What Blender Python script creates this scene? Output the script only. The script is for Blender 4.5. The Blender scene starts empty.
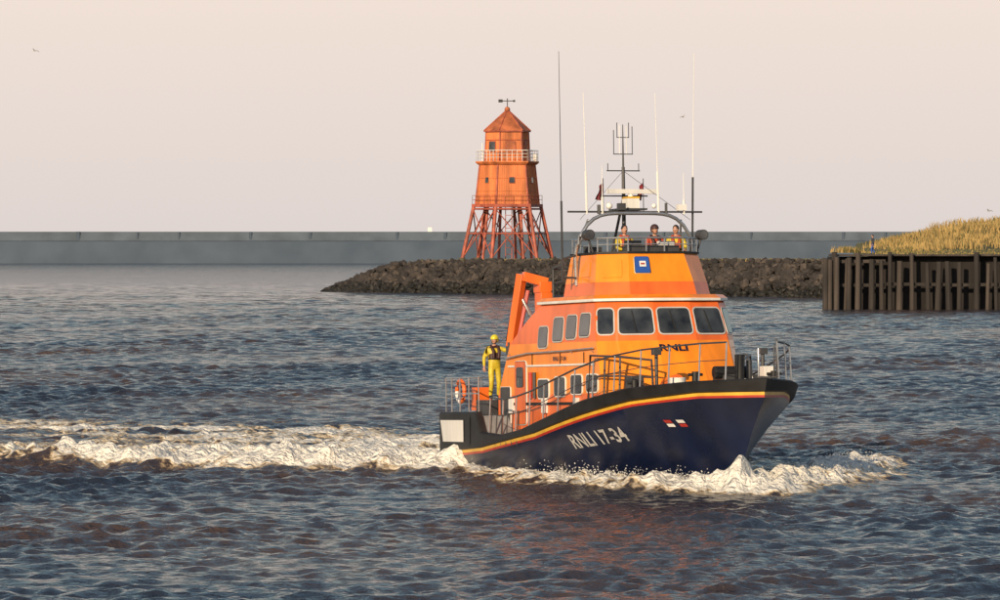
import bpy, math, random
import numpy as np
from mathutils import Vector, Matrix, noise
random.seed(7); rng=np.random.default_rng(7)
scene=bpy.context.scene
D=bpy.data
# ------------------------------------------------------------------ materials
def lin(c): return tuple(c)+(1.0,)
def mat(name,col,rough=0.5,metal=0.0,var=0.12,vscale=3.0,bump=0.0,bscale=20.0,coat=0.0,col2=None,spec=0.5,streak=False):
    m=D.materials.new(name); m.use_nodes=True
    nt=m.node_tree; b=nt.nodes["Principled BSDF"]
    b.inputs["Roughness"].default_value=rough; b.inputs["Metallic"].default_value=metal
    b.inputs["Coat Weight"].default_value=coat; b.inputs["Specular IOR Level"].default_value=spec
    tc=nt.nodes.new("ShaderNodeTexCoord")
    n=nt.nodes.new("ShaderNodeTexNoise"); n.inputs["Scale"].default_value=vscale; n.inputs["Detail"].default_value=6
    if streak:
        mp=nt.nodes.new("ShaderNodeMapping"); mp.inputs["Scale"].default_value=(1,1,0.18)
        nt.links.new(tc.outputs["Object"],mp.inputs["Vector"]); nt.links.new(mp.outputs[0],n.inputs["Vector"])
    else: nt.links.new(tc.outputs["Object"],n.inputs["Vector"])
    r=nt.nodes.new("ShaderNodeValToRGB")
    c2=col2 if col2 else tuple(x*(1-var*2.2) for x in col)
    r.color_ramp.elements[0].position=0.3; r.color_ramp.elements[1].position=0.68
    r.color_ramp.elements[0].color=lin(c2); r.color_ramp.elements[1].color=lin(tuple(min(1,x*(1+var*0.6)) for x in col))
    nt.links.new(n.outputs["Fac"],r.inputs[0]); nt.links.new(r.outputs[0],b.inputs["Base Color"])
    if bump>0:
        n2=nt.nodes.new("ShaderNodeTexNoise"); n2.inputs["Scale"].default_value=bscale; n2.inputs["Detail"].default_value=5
        nt.links.new(tc.outputs["Object"],n2.inputs["Vector"])
        bp=nt.nodes.new("ShaderNodeBump"); bp.inputs["Strength"].default_value=bump; bp.inputs["Distance"].default_value=0.05
        nt.links.new(n2.outputs["Fac"],bp.inputs["Height"]); nt.links.new(bp.outputs[0],b.inputs["Normal"])
    return m
M={}
M['navy']=mat("hull_navy",(0.007,0.013,0.044),0.27,var=0.18,vscale=1.2,coat=0.0,bump=0.08,bscale=3,streak=True,spec=0.38)
M['black']=mat("rubber_black",(0.012,0.012,0.014),0.6,var=.3)
M['gold']=mat("stripe_gold",(0.66,0.39,0.04),0.4)
M['red']=mat("stripe_red",(0.42,0.03,0.02),0.4)
M['orange']=mat("paint_orange",(0.80,0.155,0.024),0.36,var=0.13,vscale=1.6,coat=0.3,streak=True)
M['orange2']=mat("paint_amber",(0.92,0.27,0.012),0.33,var=0.12,vscale=2,coat=0.3,streak=True)
M['white']=mat("paint_white",(0.75,0.74,0.72),0.4,var=0.07,streak=True)
M['frame']=mat("window_frame_grey",(0.50,0.49,0.48),0.4,var=0.1)
M['grey']=mat("deck_grey",(0.22,0.23,0.24),0.75,var=0.15,bump=0.2)
M['steel']=mat("stainless_tube",(0.55,0.55,0.56),0.3,metal=0.8)
M['dgrey']=mat("dark_metal",(0.05,0.05,0.055),0.45)
M['glass']=mat("glass_painted_reflections",(0.055,0.062,0.07),0.06,var=0.3,vscale=1.6,coat=0.5,col2=(0.008,0.009,0.010))  # paler patches put reflections and interior tone into the glass colour
M['blue']=mat("sign_blue",(0.03,0.10,0.42),0.4)
M['flag']=mat("flag_red",(0.18,0.012,0.02),0.7)
M['yellow']=mat("oilskin_yellow",(0.60,0.46,0.03),0.55,var=0.15,vscale=9)
M['helmet']=mat("helmet_yellow",(0.72,0.62,0.04),0.3)
M['life']=mat("lifejacket_dark",(0.05,0.02,0.02),0.6)
M['lifer']=mat("lifejacket_red",(0.45,0.06,0.02),0.6)
M['skin']=mat("skin",(0.5,0.27,0.19),0.5)
M['hair']=mat("dark_hair",(0.02,0.014,0.012),0.6)
M['cloth']=mat("dark_cloth",(0.03,0.035,0.05),0.8)
M['rock']=mat("armour_rock",(0.046,0.038,0.035),0.9,var=0.3,vscale=0.6,bump=0.5,bscale=2,col2=(0.013,0.012,0.013))
M['conc']=mat("groyne_concrete",(0.10,0.085,0.06),0.9,var=0.2,vscale=0.5)
M['timber']=mat("wet_timber",(0.032,0.026,0.024),0.85,var=0.3,vscale=1.0,bump=0.4,bscale=5,streak=True,col2=(0.009,0.008,0.008))
M['timber2']=mat("old_timber",(0.065,0.051,0.044),0.85,var=0.3,vscale=1.0,streak=True,col2=(0.02,0.017,0.016))
M['timber3']=mat("wall_timber_gap_shade",(0.016,0.013,0.013),0.9,var=0.3,vscale=1.0,streak=True)  # near-black so the shade between the piles is painted into the wall
M['land']=mat("dune_ground",(0.11,0.105,0.035),0.95,var=0.3,vscale=0.25,col2=(0.06,0.06,0.025))
M['grass1']=mat("marram_grass_gold",(0.44,0.30,0.11),0.85,var=0.2,vscale=0.4,col2=(0.22,0.155,0.06))
M['grass2']=mat("marram_grass_green",(0.14,0.13,0.045),0.85,var=0.2,vscale=0.4)
M['foam']=mat("spray_foam",(0.85,0.83,0.78),0.9,var=0.05)
M['lred']=mat("lighthouse_red_steel",(0.42,0.10,0.06),0.6,var=0.25,vscale=1.2)
M['lbody']=mat("lighthouse_cladding",(0.68,0.21,0.07),0.6,var=0.24,vscale=0.9,streak=True)
M['lroof']=mat("lighthouse_roof",(0.48,0.14,0.055),0.65,var=0.25,vscale=1.0)
M['bird']=mat("gull_feathers",(0.35,0.34,0.34),0.8)
# ------------------------------------------------------------------ mesh builder
class MB:
    def __init__(s): s.v=[];s.f=[];s.m=[];s.mats=[]
    def mi(s,k):
        if k not in s.mats: s.mats.append(k)
        return s.mats.index(k)
    def add(s,vs,fs,k):
        o=len(s.v); s.v+= [tuple(v) for v in vs]
        i=s.mi(k) if isinstance(k,str) else None
        for j,f in enumerate(fs):
            s.f.append(tuple(o+q for q in f)); s.m.append(i if i is not None else s.mi(k[j]))
    def box(s,c,size,k,rot=None,taper=1.0):
        hx,hy,hz=[q/2 for q in size]; R=rot if rot else Matrix.Identity(3)
        vs=[]
        for z,t in((-hz,1),(hz,taper)):
            for x,y in((-hx,-hy),(hx,-hy),(hx,hy),(-hx,hy)):
                vs.append(Vector(c)+R@Vector((x*t,y*t,z)))
        s.add(vs,[(0,3,2,1),(4,5,6,7),(0,1,5,4),(1,2,6,5),(2,3,7,6),(3,0,4,7)],k)
    def beam(s,p,q,w,h,k):
        p=Vector(p);q=Vector(q);d=q-p;L=d.length
        R=d.to_track_quat('Z','Y').to_matrix()
        s.box((p+q)/2,(w,h,L),k,R)
    def tube(s,pts,r,k,n=8,r2=None):
        pts=[Vector(p) for p in pts]; vs=[];fs=[]
        m=len(pts)
        for i,p in enumerate(pts):
            d=(pts[min(i+1,m-1)]-pts[max(i-1,0)]).normalized()
            up=Vector((0,0,1)) if abs(d.z)<0.9 else Vector((1,0,0))
            a=d.cross(up).normalized(); b=d.cross(a)
            rr=r if r2 is None else r+(r2-r)*i/(m-1)
            for j in range(n):
                t=2*math.pi*j/n; vs.append(p+a*math.cos(t)*rr+b*math.sin(t)*rr)
        for i in range(m-1):
            for j in range(n):
                fs.append((i*n+j,i*n+(j+1)%n,(i+1)*n+(j+1)%n,(i+1)*n+j))
        fs.append(tuple(range(n-1,-1,-1))); fs.append(tuple((m-1)*n+j for j in range(n)))
        s.add(vs,fs,k)
    def sph(s,c,r,k,n=12,mth=8,zmin=-1.0,R=None):
        if not hasattr(r,'__len__'): r=(r,r,r)
        vs=[];fs=[]
        for i in range(mth+1):
            ph=math.pi*i/mth; z=math.cos(ph); z=max(z,zmin)
            q=math.sin(ph)
            for j in range(n):
                t=2*math.pi*j/n
                v=Vector((r[0]*q*math.cos(t),r[1]*q*math.sin(t),r[2]*z))
                if R: v=R@v
                vs.append(Vector(c)+v)
        for i in range(mth):
            for j in range(n):
                fs.append((i*n+j,(i+1)*n+j,(i+1)*n+(j+1)%n,i*n+(j+1)%n))
        s.add(vs,fs,k)
    def loft(s,rings,k,cap0=True,cap1=True,capm=None):
        n=len(rings[0]); vs=[v for r in rings for v in r]; fs=[];ks=[]
        for i in range(len(rings)-1):
            for j in range(n):
                fs.append((i*n+j,i*n+(j+1)%n,(i+1)*n+(j+1)%n,(i+1)*n+j)); ks.append(k if isinstance(k,str) else k[i])
        last=ks[-1]
        if cap0: fs.append(tuple(range(n-1,-1,-1))); ks.append(ks[0])
        if cap1: fs.append(tuple((len(rings)-1)*n+j for j in range(n))); ks.append(capm or last)
        s.add(vs,fs,ks)
    def panel(s,quad,u0,u1,v0,v1,off,k,rad=0.06,thick=0.02,frame=None,fw=0.05):
        bl,br,tr,tl=[Vector(q) for q in quad]
        W=(br-bl).length; H=(tl-bl).length
        nrm=(br-bl).cross(tl-bl).normalized()
        def P(x,y,o):
            u=x/W; v=y/H
            return (bl*(1-u)+br*u)*(1-v)+(tl*(1-u)+tr*u)*v+nrm*o
        def ring(x0,x1,y0,y1,r,o):
            out=[]
            for cx,cy,a0 in((x1-r,y0+r,-90),(x1-r,y1-r,0),(x0+r,y1-r,90),(x0+r,y0+r,180)):
                for t in range(4):
                    a=math.radians(a0+t*30); out.append(P(cx+r*math.cos(a),cy+r*math.sin(a),o))
            return out
        x0,x1,y0,y1=u0*W,u1*W,v0*H,v1*H
        if frame:
            A=ring(x0-fw,x1+fw,y0-fw,y1+fw,rad+fw,0.0); B=ring(x0-fw,x1+fw,y0-fw,y1+fw,rad+fw,off)
            s.loft([A,B],frame,cap0=False)
            off2=off+0.006
            A=ring(x0-.015,x1+.015,y0-.015,y1+.015,rad+.015,off2-0.004);B=ring(x0-.015,x1+.015,y0-.015,y1+.015,rad+.015,off2)
            s.loft([A,B],'black',cap0=False); off=off2+0.004
        A=ring(x0,x1,y0,y1,rad,off-thick if not frame else off-0.003); B=ring(x0,x1,y0,y1,rad,off)
        s.loft([A,B],k,cap0=False)
    def obj(s,name,parent=None,smooth=True,angle=0.6,bevel=0.0):
        me=D.meshes.new(name); me.from_pydata(s.v,[],s.f)
        for k in s.mats: me.materials.append(M[k])
        me.polygons.foreach_set("material_index",s.m)
        me.update()
        if smooth:
            me.shade_smooth(); me.set_sharp_from_angle(angle=angle)
        o=D.objects.new(name,me); scene.collection.objects.link(o)
        if parent: o.parent=parent
        if bevel>0:
            b=o.modifiers.new("Bevel",'BEVEL'); b.width=bevel; b.segments=2; b.limit_method='ANGLE'; b.angle_limit=0.6
        return o
def empty(name,loc=(0,0,0)):
    e=D.objects.new(name,None); e.location=loc; scene.collection.objects.link(e); return e
# ------------------------------------------------------------------ camera
CH=6.5; F=5000.0; HY=236.5
cam=D.cameras.new("camera"); co=D.objects.new("camera",cam); scene.collection.objects.link(co)
cam.lens=180; cam.sensor_width=36; cam.clip_end=30000; cam.clip_start=1
co.location=(0,0,CH); co.rotation_euler=(math.radians(90)-math.atan((300-HY)/F),0,0)
scene.camera=co
# ------------------------------------------------------------------ sky & sun
SE=math.radians(18); SD=Vector((-0.36,-0.93,0)).normalized()
w=D.worlds.new("World"); scene.world=w; w.use_nodes=True; nt=w.node_tree; N=nt.nodes; L=nt.links
bg=N["Background"]; bg.inputs[1].default_value=0.1
sky=N.new("ShaderNodeTexSky"); sky.sky_type='NISHITA'; sky.sun_disc=False; sky.sun_elevation=SE
sky.sun_rotation=math.atan2(SD.x,SD.y); sky.air_density=1.2; sky.dust_density=0.8
tc=N.new("ShaderNodeTexCoord"); sp=N.new("ShaderNodeSeparateXYZ"); L.new(tc.outputs["Generated"],sp.inputs[0])
mr=N.new("ShaderNodeMapRange"); mr.inputs[1].default_value=0.0; mr.inputs[2].default_value=0.055; L.new(sp.outputs[2],mr.inputs[0])
rp=N.new("ShaderNodeValToRGB"); e=rp.color_ramp.elements; e[0].color=(0.735,0.66,0.63,1); e[1].color=(0.90,0.765,0.675,1)
x=e.new(0.45); x.color=(0.81,0.71,0.655,1)
L.new(mr.outputs[0],rp.inputs[0])
sc=N.new("ShaderNodeVectorMath"); sc.operation='SCALE'; sc.inputs[3].default_value=10; L.new(rp.outputs[0],sc.inputs[0])
mr2=N.new("ShaderNodeMapRange"); mr2.interpolation_type='SMOOTHSTEP'; mr2.inputs[1].default_value=0.05; mr2.inputs[2].default_value=0.17; L.new(sp.outputs[2],mr2.inputs[0])
mx=N.new("ShaderNodeMix"); mx.data_type='RGBA'; L.new(mr2.outputs[0],mx.inputs[0]); L.new(sc.outputs[0],mx.inputs[6]); L.new(sky.outputs[0],mx.inputs[7])
L.new(mx.outputs[2],bg.inputs[0])
sl=D.lights.new("sun",'SUN'); sl.energy=5.0; sl.angle=math.radians(0.5); sl.color=(1,0.78,0.52)
so=D.objects.new("sun",sl); scene.collection.objects.link(so)
sv=Vector((SD.x*math.cos(SE),SD.y*math.cos(SE),math.sin(SE))); so.rotation_euler=sv.to_track_quat('Z','Y').to_euler()
scene.view_settings.view_transform='Standard'; scene.view_settings.look='None'; scene.view_settings.exposure=0
# ------------------------------------------------------------------ boat frame
TH=math.radians(21); X0,Y0=3.68,134.0
boat=empty("lifeboat",(X0,Y0,0))
Rz=Matrix.Rotation(-math.radians(90)+TH,4,'Z'); Ry=Matrix.Rotation(-math.radians(2.0),4,'Y')
BM=Matrix.Translation((X0,Y0,0))@Rz@Ry
boat.matrix_world=BM
A0=-8.1
stx=[-8.3,-4,0,3,5,7,8.6]; stz=[.60,.77,1.17,1.67,2.0,2.19,2.20]
gux=[-8.3,-4.3,-3.9,-2.5,-1,1,3,5,7,8.6]; guz=[1.85,1.85,1.30,1.22,1.36,1.72,2.12,2.42,2.58,2.64]
def sstripe(x): return np.interp(x,stx,stz)
def sgun(x): return np.interp(x,gux,guz)
def bb(t,B,t0,n):
    t=np.asarray(t,float)
    r=np.clip((t-t0)/(1-t0),0,1); b=B*(1-r**n)
    q=np.clip((0.32-t)/0.32,0,1); return b*(1-0.13*q*q)
def levels(t):
    t=np.asarray(t,float); out=[]
    def xx(xb): return A0+(xb-A0)*t
    z=np.zeros_like(t)
    out.append((xx(6.5),z,-0.95+0.5*t**5))
    xc=xx(7.25); zc=-0.12+0.85*t**4; out.append((xc,bb(t,2.5,.3,1.9),zc))
    xs=xx(8.45); zs=sstripe(xs)
    out.append((xx(7.6),bb(t,2.68,.32,2.2),zc+(zs-zc)*.33))
    out.append((xx(8.05),bb(t,2.82,.34,2.75),zc+(zs-zc)*.68))
    out.append((xs,bb(t,2.93,.35,3.6),zs-.05))
    out.append((xs,bb(t,2.95,.35,3.6),zs+.01))
    out.append((xs,bb(t,2.96,.35,3.6),zs+.09))
    out.append((xx(8.5),bb(t,3.03,.35,3.9),zs+.12))
    xg=xx(8.6); zg=sgun(xg); out.append((xg,bb(t,3.03,.35,4.1),np.maximum(zg-.04,zs+.14)))
    out.append((xg-.02*t,np.maximum(bb(t,2.98,.35,4.1)-.03*t,0),zg))
    out.append((xx(8.48),np.maximum(bb(t,2.84,.35,4.1)-.05*t,0),zg))
    out.append((xx(8.45),np.maximum(bb(t,2.82,.35,4.1)-.08*t,0),zg-.12))
    out.append((xx(8.4),z,zg-.06))
    return out
T=np.concatenate([np.linspace(0,.8,100),np.linspace(.81,.965,30),np.linspace(.97,1,14)])
LV=levels(T); nl=len(LV); kk=['navy','navy','navy','navy','red','gold','black','black','black','black','black','grey']
h=MB()
for side in(1,-1):
    vs=[]
    for i in range(len(T)):
        for l in range(nl): vs.append((float(LV[l][0][i]),side*float(LV[l][1][i]),float(LV[l][2][i])))
    fs=[];ks=[]
    for i in range(len(T)-1):
        for l in range(nl-1):
            a,b,c,d=i*nl+l,(i+1)*nl+l,(i+1)*nl+l+1,i*nl+l+1
            fs.append((a,b,c,d) if side==-1 else (a,d,c,b)); ks.append(kk[l])
    f=tuple(range(nl)); fs.append(f if side==1 else f[::-1]); ks.append('navy')
    h.add(vs,fs,ks)
h.obj("hull",boat,angle=0.5)
GT=levels(np.linspace(0,1,400)); 
def gy(a): return float(np.interp(a,GT[9][0],GT[9][1]))
def gz(a): return float(sgun(a))
tt=np.linspace(0,1,700); lv=levels(tt); SX=[];SY=[];SZ=[]
for l in range(1,6):
    for q in np.linspace(0,1,40,endpoint=False):
        SX.append(lv[l][0]*(1-q)+lv[l+1][0]*q);SY.append(lv[l][1]*(1-q)+lv[l+1][1]*q);SZ.append(lv[l][2]*(1-q)+lv[l+1][2]*q)
SX=np.concatenate(SX);SY=np.concatenate(SY);SZ=np.concatenate(SZ)
def hy(a,z):
    i=np.argsort((SX-a)**2+(SZ-z)**2)[:4]; return float(SY[i].mean())
def textmesh(s,size,bold=.018):
    cu=D.curves.new("txt",'FONT'); cu.body=s; cu.size=size; cu.resolution_u=3; cu.offset=size*bold
    o=D.objects.new("txt",cu); scene.collection.objects.link(o)
    dg=bpy.context.evaluated_depsgraph_get(); me=D.meshes.new_from_object(o.evaluated_get(dg))
    vs=[tuple(v.co) for v in me.vertices]; fs=[tuple(p.vertices) for p in me.polygons]
    D.objects.remove(o); D.meshes.remove(me); return vs,fs
vs,fs=textmesh("RNLI 17-34",0.50,.02)
xm=max(v[0] for v in vs); txt=MB(); nv=[]
for x_,y_,_ in vs:
    u=x_/xm; a=1.75+2.3*u; z=0.86+0.22*u+y_*1.0
    nv.append((a,-(hy(a,z)+0.02),z))
txt.add(nv,fs,'frame')
for (a0,a1,z0,z1,k) in((5.9,6.1,1.42,1.5,'red'),(5.9,6.1,1.52,1.6,'white'),(5.55,5.75,1.42,1.5,'white'),(5.55,5.75,1.52,1.6,'red')):
    txt.add([(a,-(hy(a,z)+.02),z) for a,z in((a0,z0),(a1,z0),(a1,z1),(a0,z1))],[(0,1,2,3)],k)
txt.obj("hull_lettering",boat,smooth=False)
qp=MB()
for s in(-1,1):
    def q(a,z,o): return (a,s*(gy(a)+.06+o),z)
    for (a0,a1,z0,z1,k,o) in((-8.0,-4.75,.95,1.72,'black',.01),(-7.8,-5.3,1.02,1.62,'white',.03)):
        nn=8; top=[q(a0+(a1-a0)*i/nn,z1,o) for i in range(nn+1)]; bot=[q(a0+(a1-a0)*i/nn+(.35 if i==0 else 0),z0,o) for i in range(nn+1)]
        qp.add(bot+top,[(i,i+1,nn+2+i,nn+1+i) for i in range(nn)],k)
qp.obj("quarter_panel",boat,smooth=False)
# ---------------- wheelhouse
def outl(aft,sidef,w,c1,c1w,fr,fw):
    return [(aft,-w),(sidef,-w),(c1,-c1w),(fr,-fw),(fr,fw),(c1,c1w),(sidef,w),(aft,w)]
def ring(o,z): return [Vector((x,y,z)) for x,y in o]
R=[ring(outl(-5.25,2.6,1.98,3.4,1.60,3.75,.6),1.0),
   ring(outl(-5.2,2.5,1.98,3.3,1.60,3.65,.6),2.3),
   ring(outl(-4.3,2.05,1.97,2.57,1.60,2.87,.56),3.68),
   ring(outl(-3.1,1.9,1.93,2.37,1.52,2.65,.54),4.3),
   ring(outl(-2.2,1.75,1.86,2.19,1.45,2.45,.52),4.72)]
wh=MB(); wh.loft(R,['orange','orange2','orange','orange'],cap0=False); wh.obj("wheelhouse",boat,angle=0.15,bevel=0.04)
rf=MB()
o1=outl(-2.3,1.80,1.93,2.27,1.51,2.57,.54); o2=outl(-2.2,1.65,1.85,2.10,1.43,2.35,.5)
rf.loft([ring(o1,4.723),ring(o1,4.80),ring(o2,4.90)],['white','orange2'],capm='grey'); rf.obj("wheelhouse_roof",boat,angle=.2,bevel=.015)
win=MB()
def fac(j,lo=2,hi=4):
    n=8; return (R[lo][j],R[lo][(j+1)%n],R[hi][(j+1)%n],R[hi][j])
band=[(1,.14,.86),(2,.08,.92),(3,.09,.91),(4,.08,.92),(5,.14,.86)]
for j,u0,u1 in band:
    win.panel(fac(j),u0,u1,.18,.79,.03,'glass',rad=.08,frame='frame',fw=.055)
for j in(2,3,4):
    q_=fac(j); c=(q_[3]+q_[2])/2*.2+(q_[0]+q_[1])/2*.8; nrm=(q_[1]-q_[0]).cross(q_[3]-q_[0]).normalized()
    a=(q_[3]*.6+q_[2]*.4)*.75+(q_[0]*.6+q_[1]*.4)*.25
    win.tube([c+nrm*.06,a+nrm*.06],.012,'black',6)
def sideq(s,a0,a1,z0,z1):
    def P(a,z):
        yy=np.interp(z,[1.0,2.3,3.68,4.72],[1.98,1.98,1.97,1.86]); return Vector((a,s*yy,z))
    return (P(a0,z0),P(a1,z0),P(a1,z1),P(a0,z1)) if s<0 else (P(a1,z0),P(a0,z0),P(a0,z1),P(a1,z1))
for s in(-1,1):
    for a0,a1,z0,z1 in((.85,1.6,3.8,4.43),(-.1,.65,3.75,4.4),(-1.05,-.3,3.7,4.36),(-2.1,-1.4,3.55,4.13)):
        win.panel(sideq(s,a0,a1,z0,z1),.05,.95,.05,.95,.035,'glass',rad=.09,frame='frame',fw=.05)
    for a0,a1,z0,z1 in((1.4,2.2,2.35,2.8),(.3,1.1,2.3,2.8),(-.9,-.1,2.25,2.75),(-2.1,-1.3,2.2,2.7)):
        win.panel(sideq(s,a0,a1,z0,z1),.04,.96,.04,.96,.035,'glass',rad=.07,frame='white',fw=.05)
    win.panel(sideq(s,-3.8,-3.0,1.5,3.2),0,1,0,1,.03,'orange',rad=.1,frame='white',fw=.03)
    win.panel(sideq(s,-3.65,-3.15,2.5,3.05),0,1,0,1,.06,'glass',rad=.08)
    win.panel(sideq(s,-4.9,-4.2,1.5,2.5),0,1,0,1,.03,'dgrey',rad=.05,frame='white',fw=.03)
win.obj("windows",boat,angle=.4)
tr=MB()
for s in(-1,1):
    tr.tube([(-4.4,s*2.05,3.3),(-2.8,s*2.05,3.42),(0,s*2.05,3.45),(2.0,s*2.05,3.5)],.022,'steel')
    for a in(-4.2,-2.8,-1.2,.4,1.9): tr.tube([(a,s*1.96,3.4),(a,s*2.05,3.42)],.016,'steel',6)
    tr.box((-1.2,s*1.99,3.08),(6.3,.03,.05),'white')
    tr.box((-1.3,s*1.995,2.05),(7.2,.04,.07),'black')
    for a in(-4.05,-1.6,.7): tr.box((a,s*2.02,2.0),(.28,.08,.4),'white')
    for a in(-2.55,-.5,1.2): tr.box((a,s*1.985,3.25),(.02,.02,.3),'black')
    for a in(-2.6,-2.3): tr.tube([(a,s*2.03,2.2),(a,s*2.03,2.9)],.05,'red' if a<-2.5 else 'dgrey')
tr.obj("house_trim",boat)
vs,fs=textmesh("RNLI",.42,.03); xm=max(v[0] for v in vs); lt=MB(); nv=[]
q_=(R[1][3],R[1][4],R[2][4],R[2][3]); nrm=(q_[1]-q_[0]).cross(q_[3]-q_[0]).normalized()
for x_,y_,_ in vs:
    u=-.02+.72*x_/xm; v=.79+y_/1.7*.70
    nv.append((q_[0]*(1-u)+q_[1]*u)*(1-v)+(q_[3]*(1-u)+q_[2]*u)*v+nrm*.035)
lt.add(nv,fs,'navy')
vs,fs=textmesh("RNLI 17-34",.16,.02); xm=max(v[0] for v in vs)
lt.add([(-1.0+.95*x_/xm,-2.0,3.2+y_*1.0) for x_,y_,_ in vs],fs,'navy')
lt.obj("house_lettering",boat,smooth=False)
# ---------------- flying bridge (shell)
fb=MB()
def ol2(aft,sf,w,fr,fw): return [(aft,-w),(sf,-w),(fr,-fw),(fr,fw),(sf,w),(aft,w)]
O=[ring(ol2(-1.0,1.25,1.66,2.0,.95),4.903),ring(ol2(-.97,1.15,1.61,1.85,.92),5.25),ring(ol2(-.9,.9,1.46,1.5,.80),6.0)]
I=[ring(ol2(-.85,.86,1.40,1.44,.77),6.06),ring(ol2(-.85,.86,1.40,1.44,.77),5.0)]
fb.loft([O[0],O[1],O[2],ring(ol2(-.93,.93,1.49,1.53,.82),6.003),ring(ol2(-.93,.93,1.49,1.53,.82),6.06),I[0],I[1]],['orange','orange2','black','black','black','orange'],cap0=False,capm='grey')
fb.panel((O[1][2],O[1][3],O[2][3],O[2][2]),.10,.34,.30,.86,.03,'blue',rad=.03,frame='white',fw=.02)
fb.panel((O[1][1],O[1][2],O[2][2],O[2][1]),.2,.8,.15,.8,.02,'orange2',rad=.05)
fb.panel((O[1][0],O[1][1],O[2][1],O[2][0]),.5,.8,.2,.75,.02,'orange2',rad=.05)
fb.obj("flying_bridge",boat,angle=.2)
sg=MB(); q0,q1,q2,q3=(O[1][2],O[1][3],O[2][3],O[2][2]); nrm=(q1-q0).cross(q3-q0).normalized()
def fq(u,v,o): return (q0*(1-u)+q1*u)*(1-v)+(q3*(1-u)+q2*u)*v+nrm*o
sg.add([fq(.17,.5,.06),fq(.28,.5,.06),fq(.28,.7,.06),fq(.17,.7,.06)],[(0,1,2,3)],'white')
sg.add([fq(.19,.57,.064),fq(.26,.57,.064),fq(.26,.63,.064),fq(.19,.63,.064)],[(0,1,2,3)],'red')
sg.obj("bridge_sign",boat,smooth=False)
br=MB(); rr=ol2(-.88,.9,1.43,1.48,.79)
def loop(o,z): return [(x,y,z) for x,y in o]
for z,r in((6.42,.026),(6.25,.015)): 
    P_=loop(rr,z); br.tube(P_,r,'steel')
for i in range(5):
    a=rr[i];b=rr[i+1]
    for q in(0,.33,.66): br.tube([(a[0]+(b[0]-a[0])*q,a[1]+(b[1]-a[1])*q,6.03),(a[0]+(b[0]-a[0])*q,a[1]+(b[1]-a[1])*q,6.42)],.018,'steel',6)
br.box((1.15,.0,6.0),(.35,1.5,.45),'dgrey'); br.box((1.1,-.5,6.28),(.25,.4,.16),'dgrey'); br.box((1.1,.45,6.26),(.25,.4,.16),'white')
for s in(-1,1):
    br.tube([(.75,s*1.5,6.05),(.75,s*1.62,6.4)],.03,'dgrey'); br.tube([(.62,s*1.64,6.52),(.92,s*1.64,6.52)],.14,'dgrey',14); br.tube([(.925,s*1.64,6.52),(.935,s*1.64,6.52)],.11,'glass',14)
for p in(-.9,0,.9): br.box((-.55,p,5.6),(.4,.5,.12),'dgrey'); br.box((-.75,p,5.95),(.1,.5,.6),'dgrey')
br.tube([(-1.45,-1.2,5.15),(-1.45,-.3,5.15)],.22,'white',12); br.box((-1.5,.8,5.15),(.6,.9,.5),'dgrey'); br.tube([(-1.9,-1.6,4.9),(-1.9,-1.6,5.7)],.03,'dgrey'); br.tube([(-1.9,-1.6,5.7),(-1.0,-1.6,5.8)],.03,'dgrey'); br.tube([(-1.9,1.6,4.9),(-1.9,1.6,5.8)],.03,'dgrey'); br.tube([(-1.9,-1.6,5.7),(-1.9,1.6,5.7)],.03,'dgrey'); br.tube([(-1.9,-1.6,5.3),(-1.0,-1.6,5.35)],.02,'dgrey')
br.obj("bridge_fittings",boat)
# arch & mast
am=MB(); AX=0.1; MX=-.7
pts=[]
for i in range(17):
    t=i/16; p=-1.60+3.2*t
    e_=abs(2*t-1); z=7.12-(.62*e_**5); pts.append((AX,p,z))
pts=[(AX-.2,-1.64,5.2),(AX-.15,-1.68,6.0),(AX-.05,-1.66,6.3)]+pts+[(AX-.05,1.66,6.3),(AX-.15,1.68,6.0),(AX-.2,1.64,5.2)]
am.tube(pts,.05,'steel',10)
am.tube([(AX-.5,-1.5,6.1),(AX-.05,-1.35,6.95)],.03,'steel'); am.tube([(AX-.5,1.5,6.1),(AX-.05,1.35,6.95)],.03,'steel')
am.tube([(AX,-1.95,7.16),(AX,1.95,7.16)],.025,'dgrey')
am.tube([(MX,0,5.0),(MX,0,8.4)],.07,'dgrey',10,.045); am.tube([(MX,0,8.4),(MX,0,9.55)],.03,'dgrey',8,.012)
am.tube([(MX-.8,-.3,5.0),(MX,0,7.6)],.04,'dgrey'); am.tube([(MX-.8,.3,5.0),(MX,0,7.6)],.04,'dgrey')
for z,w_,r in((8.3,.48,.018),(8.75,.28,.014),(9.2,.18,.012),(7.62,.7,.02)):
    am.tube([(MX,-w_,z),(MX,w_,z)],r,'dgrey',6)
for p,z0,z1 in((-.45,8.3,8.5),(.45,8.3,8.5),(-.27,8.75,9.4),(.27,8.75,9.5),(-.17,9.2,9.6),(.17,9.2,9.6),(-.1,8.75,9.55),(.1,8.75,9.5)): am.tube([(MX,p,z0),(MX,p,z1)],.012,'white' if abs(p)<.12 else 'dgrey',6)
am.box((-.4,0,7.24),(.8,.8,.05),'dgrey'); am.box((-.4,.08,7.42),(.42,.34,.3),'white'); am.box((-.4,.08,7.56),(.43,.35,.05),'gold'); am.tube([(-.4,.08,7.57),(-.4,.08,7.66)],.07,'white')
am.box((-.4,.12,7.73),(.12,1.5,.12),'white',Matrix.Rotation(.12,3,'Z'))
am.sph((AX,-.75,7.32),.09,'white'); am.sph((AX,.55,7.32),.07,'white'); am.tube([(AX,.9,7.1),(AX,.9,7.4)],.04,'dgrey'); am.tube([(AX,-1.05,7.1),(AX,-1.05,7.35)],.05,'dgrey')
am.box((AX,-.4,7.3),(.16,.2,.18),'dgrey'); am.box((AX,1.35,7.28),(.14,.25,.16),'white')
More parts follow.
